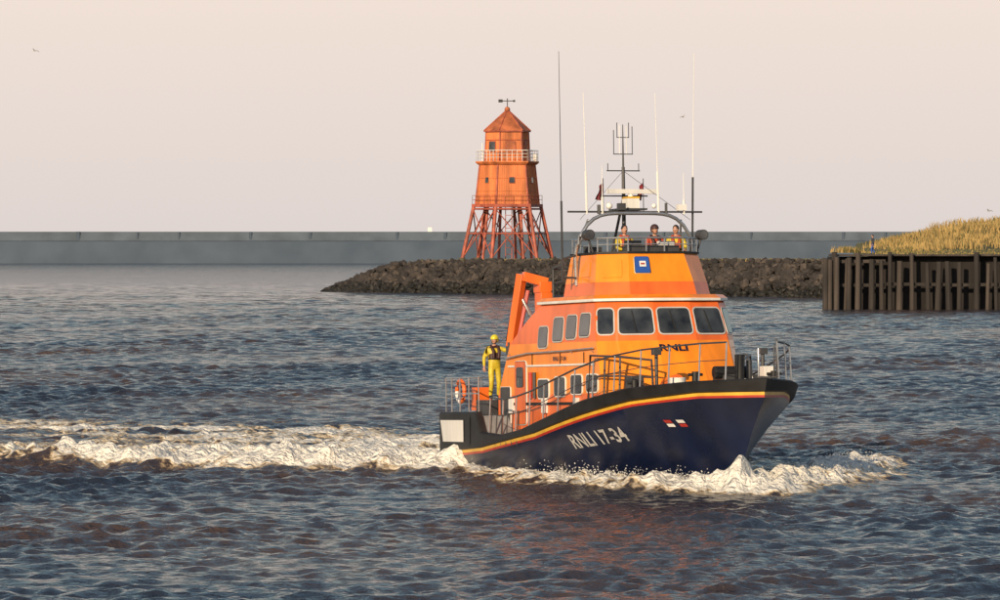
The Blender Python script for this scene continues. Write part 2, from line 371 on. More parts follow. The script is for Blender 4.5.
for a,p,z0,z1,lean in((AX-.1,-2.08,5.3,11.45,-.03),(AX-.1,1.70,6.3,11.45,.12),(AX,-1.4,7.1,10.35,-.06),(AX,.68,7.1,10.35,-.06),(AX,1.42,7.1,8.2,0),(AX,-.95,7.1,8.4,0)):
    am.tube([(a,p,z0),(a,p+lean*.3,z0+(z1-z0)*.35)],.032,'dgrey' if abs(p)>1.5 else 'white',6)
    am.tube([(a,p+lean*.3,z0+(z1-z0)*.35),(a,p+lean,z1)],.014,'white' if p>-1.5 else 'dgrey',6,.007)
am.tube([(AX-.1,-1.7,6.0),(AX-.1,-2.08,5.9)],.03,'dgrey'); am.tube([(AX-.1,1.7,6.2),(AX-.1,1.72,6.4)],.04,'dgrey'); am.tube([(AX-.1,-1.7,5.4),(AX-.1,-2.08,5.4)],.03,'dgrey')
am.tube([(MX,0,8.3),(AX,-1.6,6.95)],.006,'dgrey',4); am.tube([(MX,0,8.3),(AX,1.6,6.95)],.006,'dgrey',4)
am.obj("mast_and_arch",boat)
fl=MB()
for p0 in(-.55,.62):
    vs=[];fs=[]
    for i in range(7):
        for j in range(5):
            u=i/6;v=j/4; vs.append((-.8+.04*math.sin(6*u+2*v),p0-(.05+.18*u)*(0.5+.5*v)+.03*math.sin(5*v),8.0-.12*u-.5*v*(1-.3*u)))
    fs=[(i*5+j,(i+1)*5+j,(i+1)*5+j+1,i*5+j+1) for i in range(6) for j in range(4)]
    fl.add(vs,fs,'flag'); fl.tube([(-.8,p0,7.2),(-.8,p0,8.1)],.012,'dgrey',6)
fl.obj("signal_flags",boat)
# ---------------- crane
cr=MB(); o_c=Vector((-.45,-.1,-.12))
def cv(*p): return Vector(p)+o_c
cr.tube([cv(-4.0,-.75,3.2),cv(-4.0,-.75,4.3)],.22,'orange',12); cr.box(cv(-4.0,-.75,4.75),(.48,.40,1.15),'orange'); cr.box(cv(-4.0,-.8,5.38),(.5,.36,.3),'orange')
cr.beam(cv(-3.9,-.72,5.5),cv(-4.0,-1.4,5.68),.28,.26,'orange')
cr.beam(cv(-4.0,-1.42,5.74),cv(-4.35,-1.62,3.75),.22,.22,'orange'); cr.beam(cv(-4.1,-1.2,5.3),cv(-4.3,-1.5,3.6),.1,.1,'red')
cr.tube([cv(-4.0,-.95,4.2),cv(-4.1,-1.4,5.1)],.05,'steel'); cr.box(cv(-4.36,-1.64,3.7),(.2,.2,.35),'dgrey')
cr.tube([cv(-3.6,-.6,4.0),cv(-3.7,-.6,5.2),cv(-3.9,-.7,5.4)],.03,'black',6)
cr.tube([cv(-4.05,-1.5,5.6),cv(-4.2,-1.62,4.9),cv(-4.4,-1.75,3.9)],.02,'black',6)
cr.obj("deck_crane",boat,bevel=.02)
ib=MB()
for s in(-1,1): ib.tube([(-4.7,s*.1+.45,3.6),(-4.3,s*.55+.45,3.9),(-3.1,s*.6+.45,4.55),(-2.3,s*.45+.45,4.85)],.18,'orange',10)
ib.tube([(-4.6,.0,3.6),(-4.6,.9,3.6)],.17,'grey',10); ib.box((-3.5,.45,4.15),(2.0,.9,.08),'grey',Matrix.Rotation(-.46,3,'Y')); ib.obj("stowed_inflatable",boat)
# ---------------- rails
rl=MB()
for s in(-1,1):
    A=[-3.6,-2.6,-1.6,-.6,.4,1.4,2.4,3.4,4.4,5.4,6.3,7.1,7.7]
    tops=[];mid=[]
    for a in A:
        y=s*(gy(a)-.1); z=gz(a); hgt=1.0
        t_=(a,y-s*.05,z+hgt-.05); tops.append(t_); mid.append((a,y-s*.03,z+.5))
        rl.tube([(a,y,z-.05),t_],.022,'steel',6)
    rl.tube(tops,.026,'dgrey',6); rl.tube(mid,.012,'dgrey',6)
    A=[-7.9,-7.2,-6.3,-5.4,-4.5]; tp=[(a,s*(gy(a)-.12),gz(a)+.95) for a in A]
    for a in A: rl.tube([(a,s*(gy(a)-.12),gz(a)-.05),(a,s*(gy(a)-.12),gz(a)+.95)],.02,'steel',6)
    for hh in(.95,.5): rl.tube([(a,s*(gy(a)-.12),gz(a)+hh) for a in A],.018,'steel',6)
    rl.tube([(2.1,s*2.25,2.0),(2.2,s*2.2,3.3),(3.4,s*1.85,3.25),(4.2,s*1.3,3.15),(4.3,s*1.3,2.3)],.035,'dgrey')
    rl.tube([(3.4,s*1.85,3.25),(3.45,s*1.9,2.2)],.03,'dgrey'); rl.tube([(2.8,s*2.03,3.27),(2.85,s*2.1,2.1)],.03,'dgrey'); rl.tube([(2.2,s*2.2,2.75),(3.4,s*1.85,2.75),(4.25,s*1.3,2.7)],.024,'dgrey')
    for a in(-3.3,-2.9,-2.5,-2.1,-1.7,-1.3): rl.tube([(a,s*(gy(a)-.02),.95),(a,s*(gy(a)-.08),gz(a)+.55)],.018,'dgrey',6)
rl.tube([(-7.95,-2.3,2.8),(-8.0,0,2.8),(-7.95,2.3,2.8)],.02,'steel',6); rl.tube([(-7.95,-2.3,2.35),(-8.0,0,2.35),(-7.95,2.3,2.35)],.015,'steel',6)
for p in(-1.4,0,1.4): rl.tube([(-8.0,p,1.7),(-8.0,p,2.8)],.02,'steel',6)
rl.tube([(-5.5,-1.42,1.75),(-5.5,-1.42,3.95)],.028,'steel'); rl.tube([(-5.5,1.42,1.75),(-5.5,1.42,3.95)],.028,'steel'); rl.tube([(-5.5,-1.42,3.95),(-5.5,1.42,3.95)],.028,'steel')
rl.tube([(-5.5,-1.42,3.6),(-4.7,-1.42,3.3)],.02,'steel')
rl.obj("guard_rails",boat)
# ---------------- deck gear
dg_=MB()
for s in(-1,1):
    for a in(6.6,4.6): 
        y=s*(gy(a)-.55); dg_.tube([(a,y,gz(a)-.1),(a,y,gz(a)+.28)],.09,'black',10); dg_.tube([(a,y-.2,gz(a)+.2),(a,y+.2,gz(a)+.2)],.04,'black')
    dg_.box((4.0,s*1.7,2.5),(.45,.35,.5),'dgrey')
    dg_.tube([(5.0,s*1.5,2.3),(5.0,s*1.5,3.3)],.05,'dgrey'); dg_.box((5.0,s*1.5,3.35),(.18,.22,.16),'dgrey')
    c=Vector((-7.4,s*2.25,2.42)); ringp=[c+Vector((math.cos(t)*.3,0,math.sin(t)*.3)) for t in np.linspace(0,2*math.pi,17)]
    dg_.tube(ringp[:9],.06,'orange'); dg_.tube(ringp[8:13],.062,'white'); dg_.tube(ringp[12:],.06,'orange')
dg_.tube([(4.4,.95,2.52),(5.1,.95,2.6)],.24,'white',14); dg_.tube([(4.4,-.95,2.5),(5.1,-.95,2.58)],.2,'orange',14)
dg_.box((6.1,0,2.6),(.7,.5,.3),'dgrey'); dg_.tube([(6.3,-.45,2.8),(6.3,.45,2.8)],.16,'black',12)
dg_.tube([(6.9,0,2.4),(6.9,0,3.25)],.12,'black',12); dg_.tube([(8.1,0,2.5),(8.1,0,3.4)],.025,'steel'); dg_.tube([(7.7,.6,2.5),(7.75,.6,3.5)],.02,'dgrey')
dg_.tube([(7.1,.95,2.55),(7.1,.95,3.65)],.02,'dgrey'); dg_.tube([(6.6,.4,2.5),(6.6,.4,3.1)],.08,'dgrey',10); dg_.box((6.4,1.0,2.75),(.3,.3,.4),'white')
dg_.box((-6.75,.3,2.1),(1.4,1.6,.6),'grey'); dg_.box((-6.75,.3,2.43),(1.5,1.7,.06),'orange')
dg_.box((-6.1,-1.62,1.96),(.9,1.0,.42),'dgrey')
dg_.box((-5.45,-.1,2.3),(.4,1.6,1.0),'orange')
dg_.box((-7.45,-1.6,2.2),(.35,.5,.65),'orange'); dg_.box((-7.4,1.5,2.2),(.4,.6,.6),'white')
for i in range(9):
    c=Vector((5.9,-1.3,2.42+.03*i)); dg_.tube([c+Vector((math.cos(q)*.2,math.sin(q)*.2,0)) for q in np.linspace(0,6.3,13)],.025,'white',5)
dg_.tube([(7.9,.15,2.66),(8.5,.15,2.64)],.035,'dgrey'); dg_.beam((8.25,-.12,2.66),(8.4,.35,2.66),.08,.04,'dgrey')
dg_.obj("deck_gear",boat,bevel=.01)
# ------------------------------------------------------------------ people
def person(name,J,lab,world,headyaw=0,helmet='helmet',vest='life',cloth='yellow',trouser='yellow',boots='black',s=1.0,hands=None):
    base=dict(pel=(0,0,.95),spi=(0,0,1.13),che=(0,0,1.33),nec=(.0,0,1.49),hdb=(.015,0,1.57),
      hipL=(0,.1,.9),kneL=(.03,.12,.49),ankL=(0,.13,.1),toeL=(.17,.15,.045),hipR=(0,-.1,.9),kneR=(.03,-.12,.49),ankR=(0,-.13,.1),toeR=(.17,-.15,.045),
      shL=(0,.19,1.42),elL=(-.02,.25,1.14),wrL=(.1,.25,.9),shR=(0,-.19,1.42),elR=(-.02,-.25,1.14),wrR=(.1,-.25,.9))
    base.update(J)
    rad=dict(pel=.155,spi=.15,che=.175,nec=.07,hdb=.055,hip=.105,kne=.075,ank=.055,toe=.05,sh=.085,el=.058,wr=.036)
    names=list(base); V=[Vector(base[k]) for k in names]; Rr=[rad.get(k,rad.get(k[:-1],.05)) for k in names]
    ix={k:i for i,k in enumerate(names)}
    E=[];lb=[]
    def ed(a,b,m): E.append((ix[a],ix[b])); lb.append(m)
    ed('pel','spi',cloth);ed('spi','che',vest);ed('che','nec',vest);ed('nec','hdb','skin')
    for q in'LR':
        ed('pel','hip'+q,trouser);ed('hip'+q,'kne'+q,trouser);ed('kne'+q,'ank'+q,trouser);ed('ank'+q,'toe'+q,boots)
        ed('che','sh'+q,cloth);ed('sh'+q,'el'+q,cloth);ed('el'+q,'wr'+q,cloth)
        wv=V[ix['wr'+q]]; d=(wv-V[ix['el'+q]]).normalized(); sd=1 if q=='L' else -1
        up=Vector((0,0,1)); lat=d.cross(up); lat=(lat if lat.length>.2 else Vector((1,0,0))).normalized(); pn=lat.cross(d).normalized()
        palm=len(V); V.append(wv+d*.07); Rr.append(.03); E.append((ix['wr'+q],palm)); lb.append('skin')
        for fi,(o,l) in enumerate(((-.032,.062),(-.011,.075),(.011,.07),(.032,.055))):
            a=len(V); V.append(wv+d*.105+lat*o); Rr.append(.0095); V.append(wv+d*(.105+l*.5)+lat*o-pn*.012); Rr.append(.009); V.append(wv+d*(.105+l*.75)+lat*o-pn*.04); Rr.append(.008)
            E+= [(palm,a),(a,a+1),(a+1,a+2)]; lb+=['skin']*3
        a=len(V); V.append(wv+d*.06-lat*.045*sd-pn*.01); Rr.append(.011); V.append(wv+d*.09-lat*.055*sd-pn*.035); Rr.append(.009)
        E+=[(palm,a),(a,a+1)]; lb+=['skin']*2
    me=D.meshes.new("t"); me.from_pydata(V,E,[]); o=D.objects.new("t",me); scene.collection.objects.link(o)
    sk=o.modifiers.new("s",'SKIN'); sk.use_smooth_shade=True
    for i,r in enumerate(Rr):
        sv_=me.skin_vertices[0].data[i]; sv_.radius=(r,r); sv_.use_root=(i==0)
    sb=o.modifiers.new("ss",'SUBSURF'); sb.levels=1; sb.render_levels=1
    dg=bpy.context.evaluated_depsgraph_get(); em=D.meshes.new_from_object(o.evaluated_get(dg))
    vs=[v.co.copy() for v in em.vertices]; fs=[tuple(p.vertices) for p in em.polygons]; cs=[p.center.copy() for p in em.polygons]
    D.objects.remove(o)
    ks=[]
    for c in cs:
        bd=9;bk='skin'
        for (a,b),m in zip(E,lb):
            p,q=V[a],V[b]; t=max(0,min(1,(c-p).dot(q-p)/max((q-p).length_squared,1e-6))); dd=(c-(p+(q-p)*t)).length-.5*(Rr[a]*(1-t)+Rr[b]*t)
            if dd<bd: bd=dd;bk=m
        ks.append(bk)
    B=MB(); B.add(vs,fs,ks)
    hb=V[ix['hdb']]; Rh=Matrix.Rotation(headyaw,3,'Z'); hc=hb+Vector((.015,0,.10))
    B.sph(hc,(.095,.078,.118),'skin',16,12,R=Rh)
    B.sph(hc+Rh@Vector((.012,0,-.05)),(.075,.058,.065),'skin',12,8,R=Rh)
    B.sph(hc+Rh@Vector((.1,0,-.018)),(.02,.014,.026),'skin',8,6,R=Rh)
    for sd in(-1,1):
        B.sph(hc+Rh@Vector((.083,sd*.032,.008)),(.012,.014,.009),'white',8,6,R=Rh); B.sph(hc+Rh@Vector((.093,sd*.032,.008)),(.004,.006,.006),'hair',6,5,R=Rh)
        B.sph(hc+Rh@Vector((.086,sd*.032,.032)),(.01,.02,.005),'hair',6,5,R=Rh)
        B.sph(hc+Rh@Vector((-.005,sd*.08,-.01)),(.02,.01,.03),'skin',8,6,R=Rh)
    B.sph(hc+Rh@Vector((.086,0,-.055)),(.01,.026,.006),'lifer',8,5,R=Rh)
    if helmet=='hair': B.sph(hc+Rh@Vector((-.018,0,.03)),(.1,.088,.105),'hair',16,10,zmin=-.35,R=Rh)
    else:
        B.sph(hc+Rh@Vector((-.008,0,.035)),(.128,.112,.115),helmet,18,12,zmin=-.2,R=Rh)
        B.sph(hc+Rh@Vector((-.05,0,.0)),(.085,.1,.09),helmet,12,8,R=Rh)
        B.tube([hc+Rh@Vector((.02,.085,.0)),hc+Rh@Vector((.05,.05,-.11)),hc+Rh@Vector((.05,-.05,-.11)),hc+Rh@Vector((.02,-.085,.0))],.008,'hair',5)
    if vest in('life','lifer'):
        ch=V[ix['che']]; 
        for sd in(-1,1): B.tube([ch+Vector((-.08,sd*.06,.17)),ch+Vector((.05,sd*.1,.14)),ch+Vector((.15,sd*.085,.02)),ch+Vector((.14,sd*.075,-.17))],.045,vest,8)
        B.tube([ch+Vector((math.cos(t)*.165,math.sin(t)*.17,-.19)) for t in np.linspace(0,6.283,15)],.018,'black',6)
    ob=B.obj(name,smooth=True,angle=1.2); ob.matrix_world=world
    return ob
def place(a,p,z,yaw): return BM@Matrix.Translation((a,p,z))@Matrix.Rotation(yaw,4,'Z')
person("crew_member",dict(shL=(.02,.19,1.42),elL=(.22,.30,1.36),wrL=(.46,.28,1.40),elR=(-.06,-.29,1.16),wrR=(.06,-.33,.93),kneR=(.1,-.13,.5),ankL=(-.08,.15,.1),toeL=(.08,.18,.045)),None,
       place(-6.07,-1.74,2.17,math.radians(2)),headyaw=-.9)
arms=dict(elL=(.12,.27,1.16),wrL=(.36,.2,1.12),elR=(.12,-.27,1.16),wrR=(.36,-.2,1.12))
person("crew_member",arms,None,place(.5,-.5,5.0,.1),headyaw=-.2,helmet='hair',vest='lifer')
person("crew_member",arms,None,place(.5,.38,5.0,0),headyaw=.1,helmet='life',vest='life',cloth='lifer')
person("crew_member",arms,None,place(.5,1.0,5.0,-.3),headyaw=-.4,helmet='hair',vest='lifer')
person("pedestrian",dict(kneL=(.16,.1,.5),ankL=(.12,.1,.1),toeL=(.28,.1,.06),kneR=(.0,-.1,.5),ankR=(-.2,-.1,.14),toeR=(-.06,-.1,.04)),None,Matrix.Translation((34.0,456,4.87))@Matrix.Rotation(math.radians(190),4,'Z'),helmet='hair',vest='cloth',cloth='cloth',trouser='blue')
# ------------------------------------------------------------------ water
ys=[-400.,-100,0,40,70,82]
y=82.; 
while y<9000:
    if y<118: d=.11
    elif y<162: d=.095
    elif y<200: d=.15
    elif y<420: d=.15+(y-200)*.0011
    else: d=.39*(y/420)**2.4
    y+=d; ys.append(y)
ys=np.array(ys)
us=list(np.arange(-.125,.1251,.00072)); 
o_=[.13,.14,.16,.2,.3,.5,.9,1.6,3]; us=np.array([-q for q in o_[::-1]]+us+o_)
YY,UU=np.meshgrid(ys,us,indexing='ij'); XX=UU*np.maximum(YY,82)
big=np.abs(UU)>.126; XX=np.where(big,UU*np.maximum(YY,400),XX)
dY=np.gradient(ys)[:,None]*np.ones_like(XX); dX=np.abs(np.gradient(XX,axis=1)); SP=np.maximum(dY,dX)
H=np.zeros_like(XX);GX=np.zeros_like(XX);GY=np.zeros_like(XX)
K=96
patch=np.zeros_like(XX)
for i in range(6):
    l=rng.uniform(9,40); th=rng.uniform(0,6.28); patch+=np.sin(2*np.pi/l*(XX*np.cos(th)*.6+YY*np.sin(th)*.5)+rng.uniform(0,6.28))
patch=1+.14*patch
for i in range(K):
    l=.32*(4.2/.32)**(i/(K-1)); th=math.radians(-75)+rng.normal(0,.85)
    k=2*np.pi/l; sl_=.043 if l<1.1 else .043*(1.1/l)**.9; a=sl_/k
    wgt=np.clip((l/SP-2.2)/2.2,0,1)*(patch if l<4 else 1)
    ph=k*(XX*math.cos(th)+YY*math.sin(th))+rng.uniform(0,6.28)
    H+=a*wgt*np.cos(ph); GX-=.9*a*wgt*math.cos(th)*np.sin(ph); GY-=.9*a*wgt*math.sin(th)*np.sin(ph)
def pdist(P,w0=None):
    best=np.full(XX.shape,1e9); S=np.zeros_like(XX); acc=0; Sd=np.zeros_like(XX)
    for (x0,y0),(x1,y1) in zip(P[:-1],P[1:]):
        dx,dy=x1-x0,y1-y0; LL=math.hypot(dx,dy); t=np.clip(((XX-x0)*dx+(YY-y0)*dy)/LL**2,0,1)
        ex=XX-(x0+t*dx); ey=YY-(y0+t*dy); d=np.hypot(ex,ey); m=d<best
        best=np.where(m,d,best); S=np.where(m,acc+t*LL,S); Sd=np.where(m,(dx*ey-dy*ex)/LL,Sd); acc+=LL
    return best,S,Sd
foam=np.zeros_like(XX)
def nz(s,ox=0):
    out=np.zeros_like(XX); r2=np.random.default_rng(ox+11)
    for i in range(14):
        l=s*r2.uniform(.5,1.8); th=r2.uniform(0,6.28); out+=np.sin(2*np.pi/l*(XX*np.cos(th)+YY*np.sin(th))+r2.uniform(0,6.28)+1.3*np.sin(XX/s*.7+i))
    return out/3.0
n1=nz(1.1,1); n2=nz(.5,2); n3=nz(4,3)
def g(d,s): return np.exp(-(d/s)**2)
bx=.22
P=[(6.35+bx,126.3),(5.0+bx,127.1),(3.4+bx,128.1),(2.3+bx,129.3),(.95+bx,131.8),(-.4+bx,135.4),(-1.9+bx,140.8)]
d,S,Sd=pdist(P)
amp=np.interp(S,[0,1.5,4,8,16],[.28,.42,.36,.2,.16]); wd=np.interp(S,[0,2,5,9,16],[.9,1.2,1.15,.9,.9])
H+=amp*g(d,wd)*(1+.24*n1+.14*n2); foam+=np.interp(S,[0,5,8,12,16],[1.4,1.35,1.15,.95,1.0])*g(d,wd*1.15)
P=[(6.2+bx,126.4),(7.2+bx,128.8),(8.2+bx,132.0),(9.2,136.0),(10.1,140),(10.9,143.5)]
d,S,Sd=pdist(P)
amp=np.interp(S,[0,2,6,12,17,19],[.28,.42,.42,.34,.16,.0]); wd=np.interp(S,[0,3,10,18],[.8,1.1,1.2,.9])
H+=amp*g(d,wd)*(1+.24*n1+.14*n2); foam+=np.interp(S,[0,8,14,17,18.5],[1.4,1.35,1.2,.9,0])*g(d,wd*1.4)
d2,S2,_=pdist([(8.4,137),(7,145),(4,152),(-2,160)]); foam+=.5*g(d2,2.2)
P=[(-1.2,138.8),(-4.2,138.9),(-7,139.8),(-11.6,143.6),(-16,146.6),(-28,149),(-60,150)]
d,S,Sd=pdist(P)
amp=np.interp(S,[0,2,7,14,22,50],[.22,.38,.34,.35,.34,.3]); wd=np.interp(S,[0,5,12,30],[1.1,1.4,1.4,1.4])
H+=amp*g(d,wd)*(1+.2*n1+.1*n2+.12*n3); foam+=np.interp(S,[0,3,8,12,15,20,50],[1.25,1.35,1.3,1.0,.7,.45,.4])*g(d+.05,wd*1.0)
H-=.2*g(Sd-2.5,.9)*g(np.maximum(0,d-3.2),.5)*np.clip((-XX-8)/4,0,1)
P=[(-.2,141.5),(-2.5,145.5),(-7,149),(-14,152),(-30,154),(-60,155)]
d,S,Sd=pdist(P); wd=np.interp(S,[0,6,20,50],[2.8,5.8,7.2,7.5]); ff=np.interp(S,[0,4,10,22,40],[1.15,.95,.84,.74,.7])*g(d,wd)
H+=.06*ff*(n1+.6*n2)+.14*g(d,1.6)*np.interp(S,[0,5,15],[1,.6,.2]); foam+=ff
P=[(-1,146),(-4,158),(-8.5,166),(-16,171),(-30,175),(-60,178)]
d,S,Sd=pdist(P); ff=np.interp(S,[0,8,20,40],[.6,.95,.95,.85])*g(d,6.5); H+=.04*ff*n1; foam+=ff*(1+.3*n3)
foam=np.clip(foam,0,1.6)
GX*=1-.6*np.clip(foam,0,1);GY*=1-.6*np.clip(foam,0,1)
XX2=XX+GX;YY2=YY+GY
ny,nx=XX.shape; vv=np.stack([XX2,YY2,H],-1).reshape(-1,3).astype(np.float32)
ii=np.arange(ny*nx).reshape(ny,nx); q=np.stack([ii[:-1,:-1],ii[:-1,1:],ii[1:,1:],ii[1:,:-1]],-1).reshape(-1,4).astype(np.int32)
me=D.meshes.new("river_water"); me.vertices.add(len(vv)); me.vertices.foreach_set("co",vv.ravel()); me.loops.add(q.size); me.loops.foreach_set("vertex_index",q.ravel())
me.polygons.add(len(q)); me.polygons.foreach_set("loop_start",np.arange(0,q.size,4,dtype=np.int32)); me.update(calc_edges=True); me.shade_smooth()
at=me.attributes.new("foam",'FLOAT','POINT'); at.data.foreach_set("value",foam.reshape(-1).astype(np.float32))
print("water verts",len(vv))
wm=D.materials.new("river_water"); wm.use_nodes=True; nt=wm.node_tree; N=nt.nodes; L=nt.links; b=N["Principled BSDF"]
def nn(t,**k):
    n=N.new(t)
    for a,v in k.items(): setattr(n,a,v)
    return n
geo=nn("ShaderNodeNewGeometry")
b.inputs["IOR"].default_value=1.33; b.inputs["Roughness"].default_value=.10
def noise_(scale,det,mapscale=(1,1,1),dist=0):
    mp=nn("ShaderNodeMapping"); mp.inputs["Scale"].default_value=mapscale; L.new(geo.outputs["Position"],mp.inputs[0])
    n=nn("ShaderNodeTexNoise"); n.inputs["Scale"].default_value=scale; n.inputs["Detail"].default_value=det; n.inputs["Distortion"].default_value=dist; L.new(mp.outputs[0],n.inputs[0]); return n
def math_(op,a,b_):
    m=nn("ShaderNodeMath",operation=op)
    for i,vv_ in enumerate((a,b_)):
        if isinstance(vv_,(int,float)): m.inputs[i].default_value=vv_
        elif vv_ is not None: L.new(vv_,m.inputs[i])
    return m.outputs[0]
a1=noise_(2.6,5,(1,1,1)); a2=noise_(8,4,(1,.8,1)); a0=noise_(.42,5,(1,.7,1))
spx=nn("ShaderNodeSeparateXYZ"); L.new(geo.outputs["Position"],spx.inputs[0])
fr_=nn("ShaderNodeMapRange"); fr_.inputs[1].default_value=160; fr_.inputs[2].default_value=480; L.new(spx.outputs[1],fr_.inputs[0])
hh=math_('ADD',math_('MULTIPLY',a1.outputs[0],.20),math_('MULTIPLY',a2.outputs[0],.09))
hh=math_('ADD',hh,math_('MULTIPLY',math_('MULTIPLY',a0.outputs[0],2.6),fr_.outputs[0]))
bp=nn("ShaderNodeBump"); bp.inputs["Strength"].default_value=1.0; bp.inputs["Distance"].default_value=1.0; L.new(hh,bp.inputs["Height"]); L.new(bp.outputs[0],b.inputs["Normal"])
pn=noise_(.07,4,(1,.5,1)); cr_=nn("ShaderNodeValToRGB"); cr_.color_ramp.elements[0].position=.40; cr_.color_ramp.elements[1].position=.66
cr_.color_ramp.elements[0].color=(.020,.026,.042,1); cr_.color_ramp.elements[1].color=(.078,.048,.034,1); L.new(pn.outputs[0],cr_.inputs[0]); L.new(cr_.outputs[0],b.inputs["Base Color"])
fa=nn("ShaderNodeAttribute",attribute_name="foam")
f1=noise_(1.3,8,(1,.75,1),.6); f2=noise_(6,6,(1,.8,1),.4)
vo=nn("ShaderNodeTexVoronoi",feature='DISTANCE_TO_EDGE'); vo.inputs["Scale"].default_value=1.5
mv=nn("ShaderNodeVectorMath",operation='ADD'); L.new(geo.outputs["Position"],mv.inputs[0]); sc_=nn("ShaderNodeVectorMath",operation='SCALE'); L.new(f1.outputs[1],sc_.inputs[0]); sc_.inputs[3].default_value=1.6; L.new(sc_.outputs[0],mv.inputs[1]); L.new(mv.outputs[0],vo.inputs[0])
lace=math_('SUBTRACT',.30,math_('MULTIPLY',vo.outputs["Distance"],1.3))
t_=math_('ADD',math_('MULTIPLY',f1.outputs[0],1.3),math_('ADD',math_('MULTIPLY',f2.outputs[0],.7),lace))
val=math_('SUBTRACT',math_('ADD',fa.outputs["Fac"],t_),1.58)
mrf=nn("ShaderNodeMapRange",interpolation_type='SMOOTHSTEP'); mrf.inputs[1].default_value=0; mrf.inputs[2].default_value=.42; L.new(val,mrf.inputs[0])
gate=nn("ShaderNodeMapRange"); gate.inputs[1].default_value=.05; gate.inputs[2].default_value=.3; L.new(fa.outputs["Fac"],gate.inputs[0])
ff=math_('MULTIPLY',mrf.outputs[0],gate.outputs[0])
fo=nn("ShaderNodeBsdfPrincipled"); fo.inputs["Roughness"].default_value=.7
fc=nn("ShaderNodeValToRGB"); fc.color_ramp.elements[0].color=(.36,.21,.08,1); fc.color_ramp.elements[1].color=(.85,.82,.76,1); fc.color_ramp.elements[0].position=.0; fc.color_ramp.elements[1].position=.62  # gold tint of thin foam is warm sunlight put into the colour
x=fc.color_ramp.elements.new(.3); x.color=(.60,.47,.30,1)
L.new(val,fc.inputs[0]); L.new(fc.outputs[0],fo.inputs["Base Color"])
bp2=nn("ShaderNodeBump"); bp2.inputs["Distance"].default_value=.4; bp2.inputs["Strength"].default_value=1; L.new(math_('ADD',math_('MULTIPLY',f2.outputs[0],.7),f1.outputs[0]),bp2.inputs["Height"]); L.new(bp2.outputs[0],fo.inputs["Normal"])
ms=nn("ShaderNodeMixShader"); L.new(ff,ms.inputs[0]); L.new(b.outputs[0],ms.inputs[1]); L.new(fo.outputs[0],ms.inputs[2]); L.new(ms.outputs[0],N["Material Output"].inputs[0])
me.materials.append(wm); wo=D.objects.new("river_water",me); scene.collection.objects.link(wo)
sp_=MB()
def drops(P,n,hh,sd,amp):
    P=[Vector((a,b,0)) for a,b in P]; seg=[(P[i+1]-P[i]).length for i in range(len(P)-1)]; tot=sum(seg)
    for _ in range(n):
        s=random.random()**1.3*tot; i=0
        while s>seg[i] and i<len(seg)-1: s-=seg[i]; i+=1
        c=P[i].lerp(P[i+1],s/seg[i])+Vector((random.gauss(0,sd),random.gauss(0,sd),0)); c.z=amp*random.uniform(.3,1)+abs(random.gauss(0,hh)); r=random.uniform(.005,.018)
        sp_.add([c+Vector(q)*r for q in((1,0,0),(-1,0,0),(0,1,0),(0,-1,0),(0,0,1),(0,0,-1))],[(0,2,4),(2,1,4),(1,3,4),(3,0,4),(2,0,5),(1,2,5),(3,1,5),(0,3,5)],'foam')
drops([(6.5,126.2),(5.2,127.1),(3.6,128.2),(1.2,131.5)],1700,.11,.45,.38)
drops([(6.5,126.2),(7.5,128.8),(8.5,132.4),(9.2,136),(10.1,140)],2200,.11,.45,.38)
drops([(-1,138.8),(-4.2,138.9),(-8,140.8)],1300,.08,.6,.3)
drops([(-.8,141.5),(-3,144)],300,.1,.6,.2)
sp_.obj("spray",smooth=False)
# ------------------------------------------------------------------ breakwater
bw=MB(); M['bw']=mat("breakwater_stone_hazed",(0.068,0.092,0.128),0.95,var=.16,vscale=.12,col2=(.052,.074,.108)); M['bw2']=mat("breakwater_parapet_hazed",(0.088,0.115,0.150),0.95,var=.12,vscale=.2)  # distance haze is mixed into the stone and parapet colours
def wall(x0,x1,Yc,top,th):
    n=max(2,int((x1-x0)/20))
    for i in range(n):
        a=x0+(x1-x0)*i/n; c=x0+(x1-x0)*(i+1)/n
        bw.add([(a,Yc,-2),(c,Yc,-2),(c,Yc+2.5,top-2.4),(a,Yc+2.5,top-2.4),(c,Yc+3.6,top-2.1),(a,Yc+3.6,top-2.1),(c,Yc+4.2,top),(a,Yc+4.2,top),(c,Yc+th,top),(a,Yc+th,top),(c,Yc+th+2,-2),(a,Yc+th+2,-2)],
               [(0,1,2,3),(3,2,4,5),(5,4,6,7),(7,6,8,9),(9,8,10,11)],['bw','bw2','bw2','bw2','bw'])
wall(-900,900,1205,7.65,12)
xq=-400
while xq<400:
    bw.box((xq,1209.0,6.7),(random.uniform(.3,.9),.8,random.uniform(1.5,1.95)),'bw'); xq+=random.uniform(9,24)
bw.box((-17,1212,8.1),(1.0,1.0,1.2),'white'); bw.obj("breakwater",smooth=False)
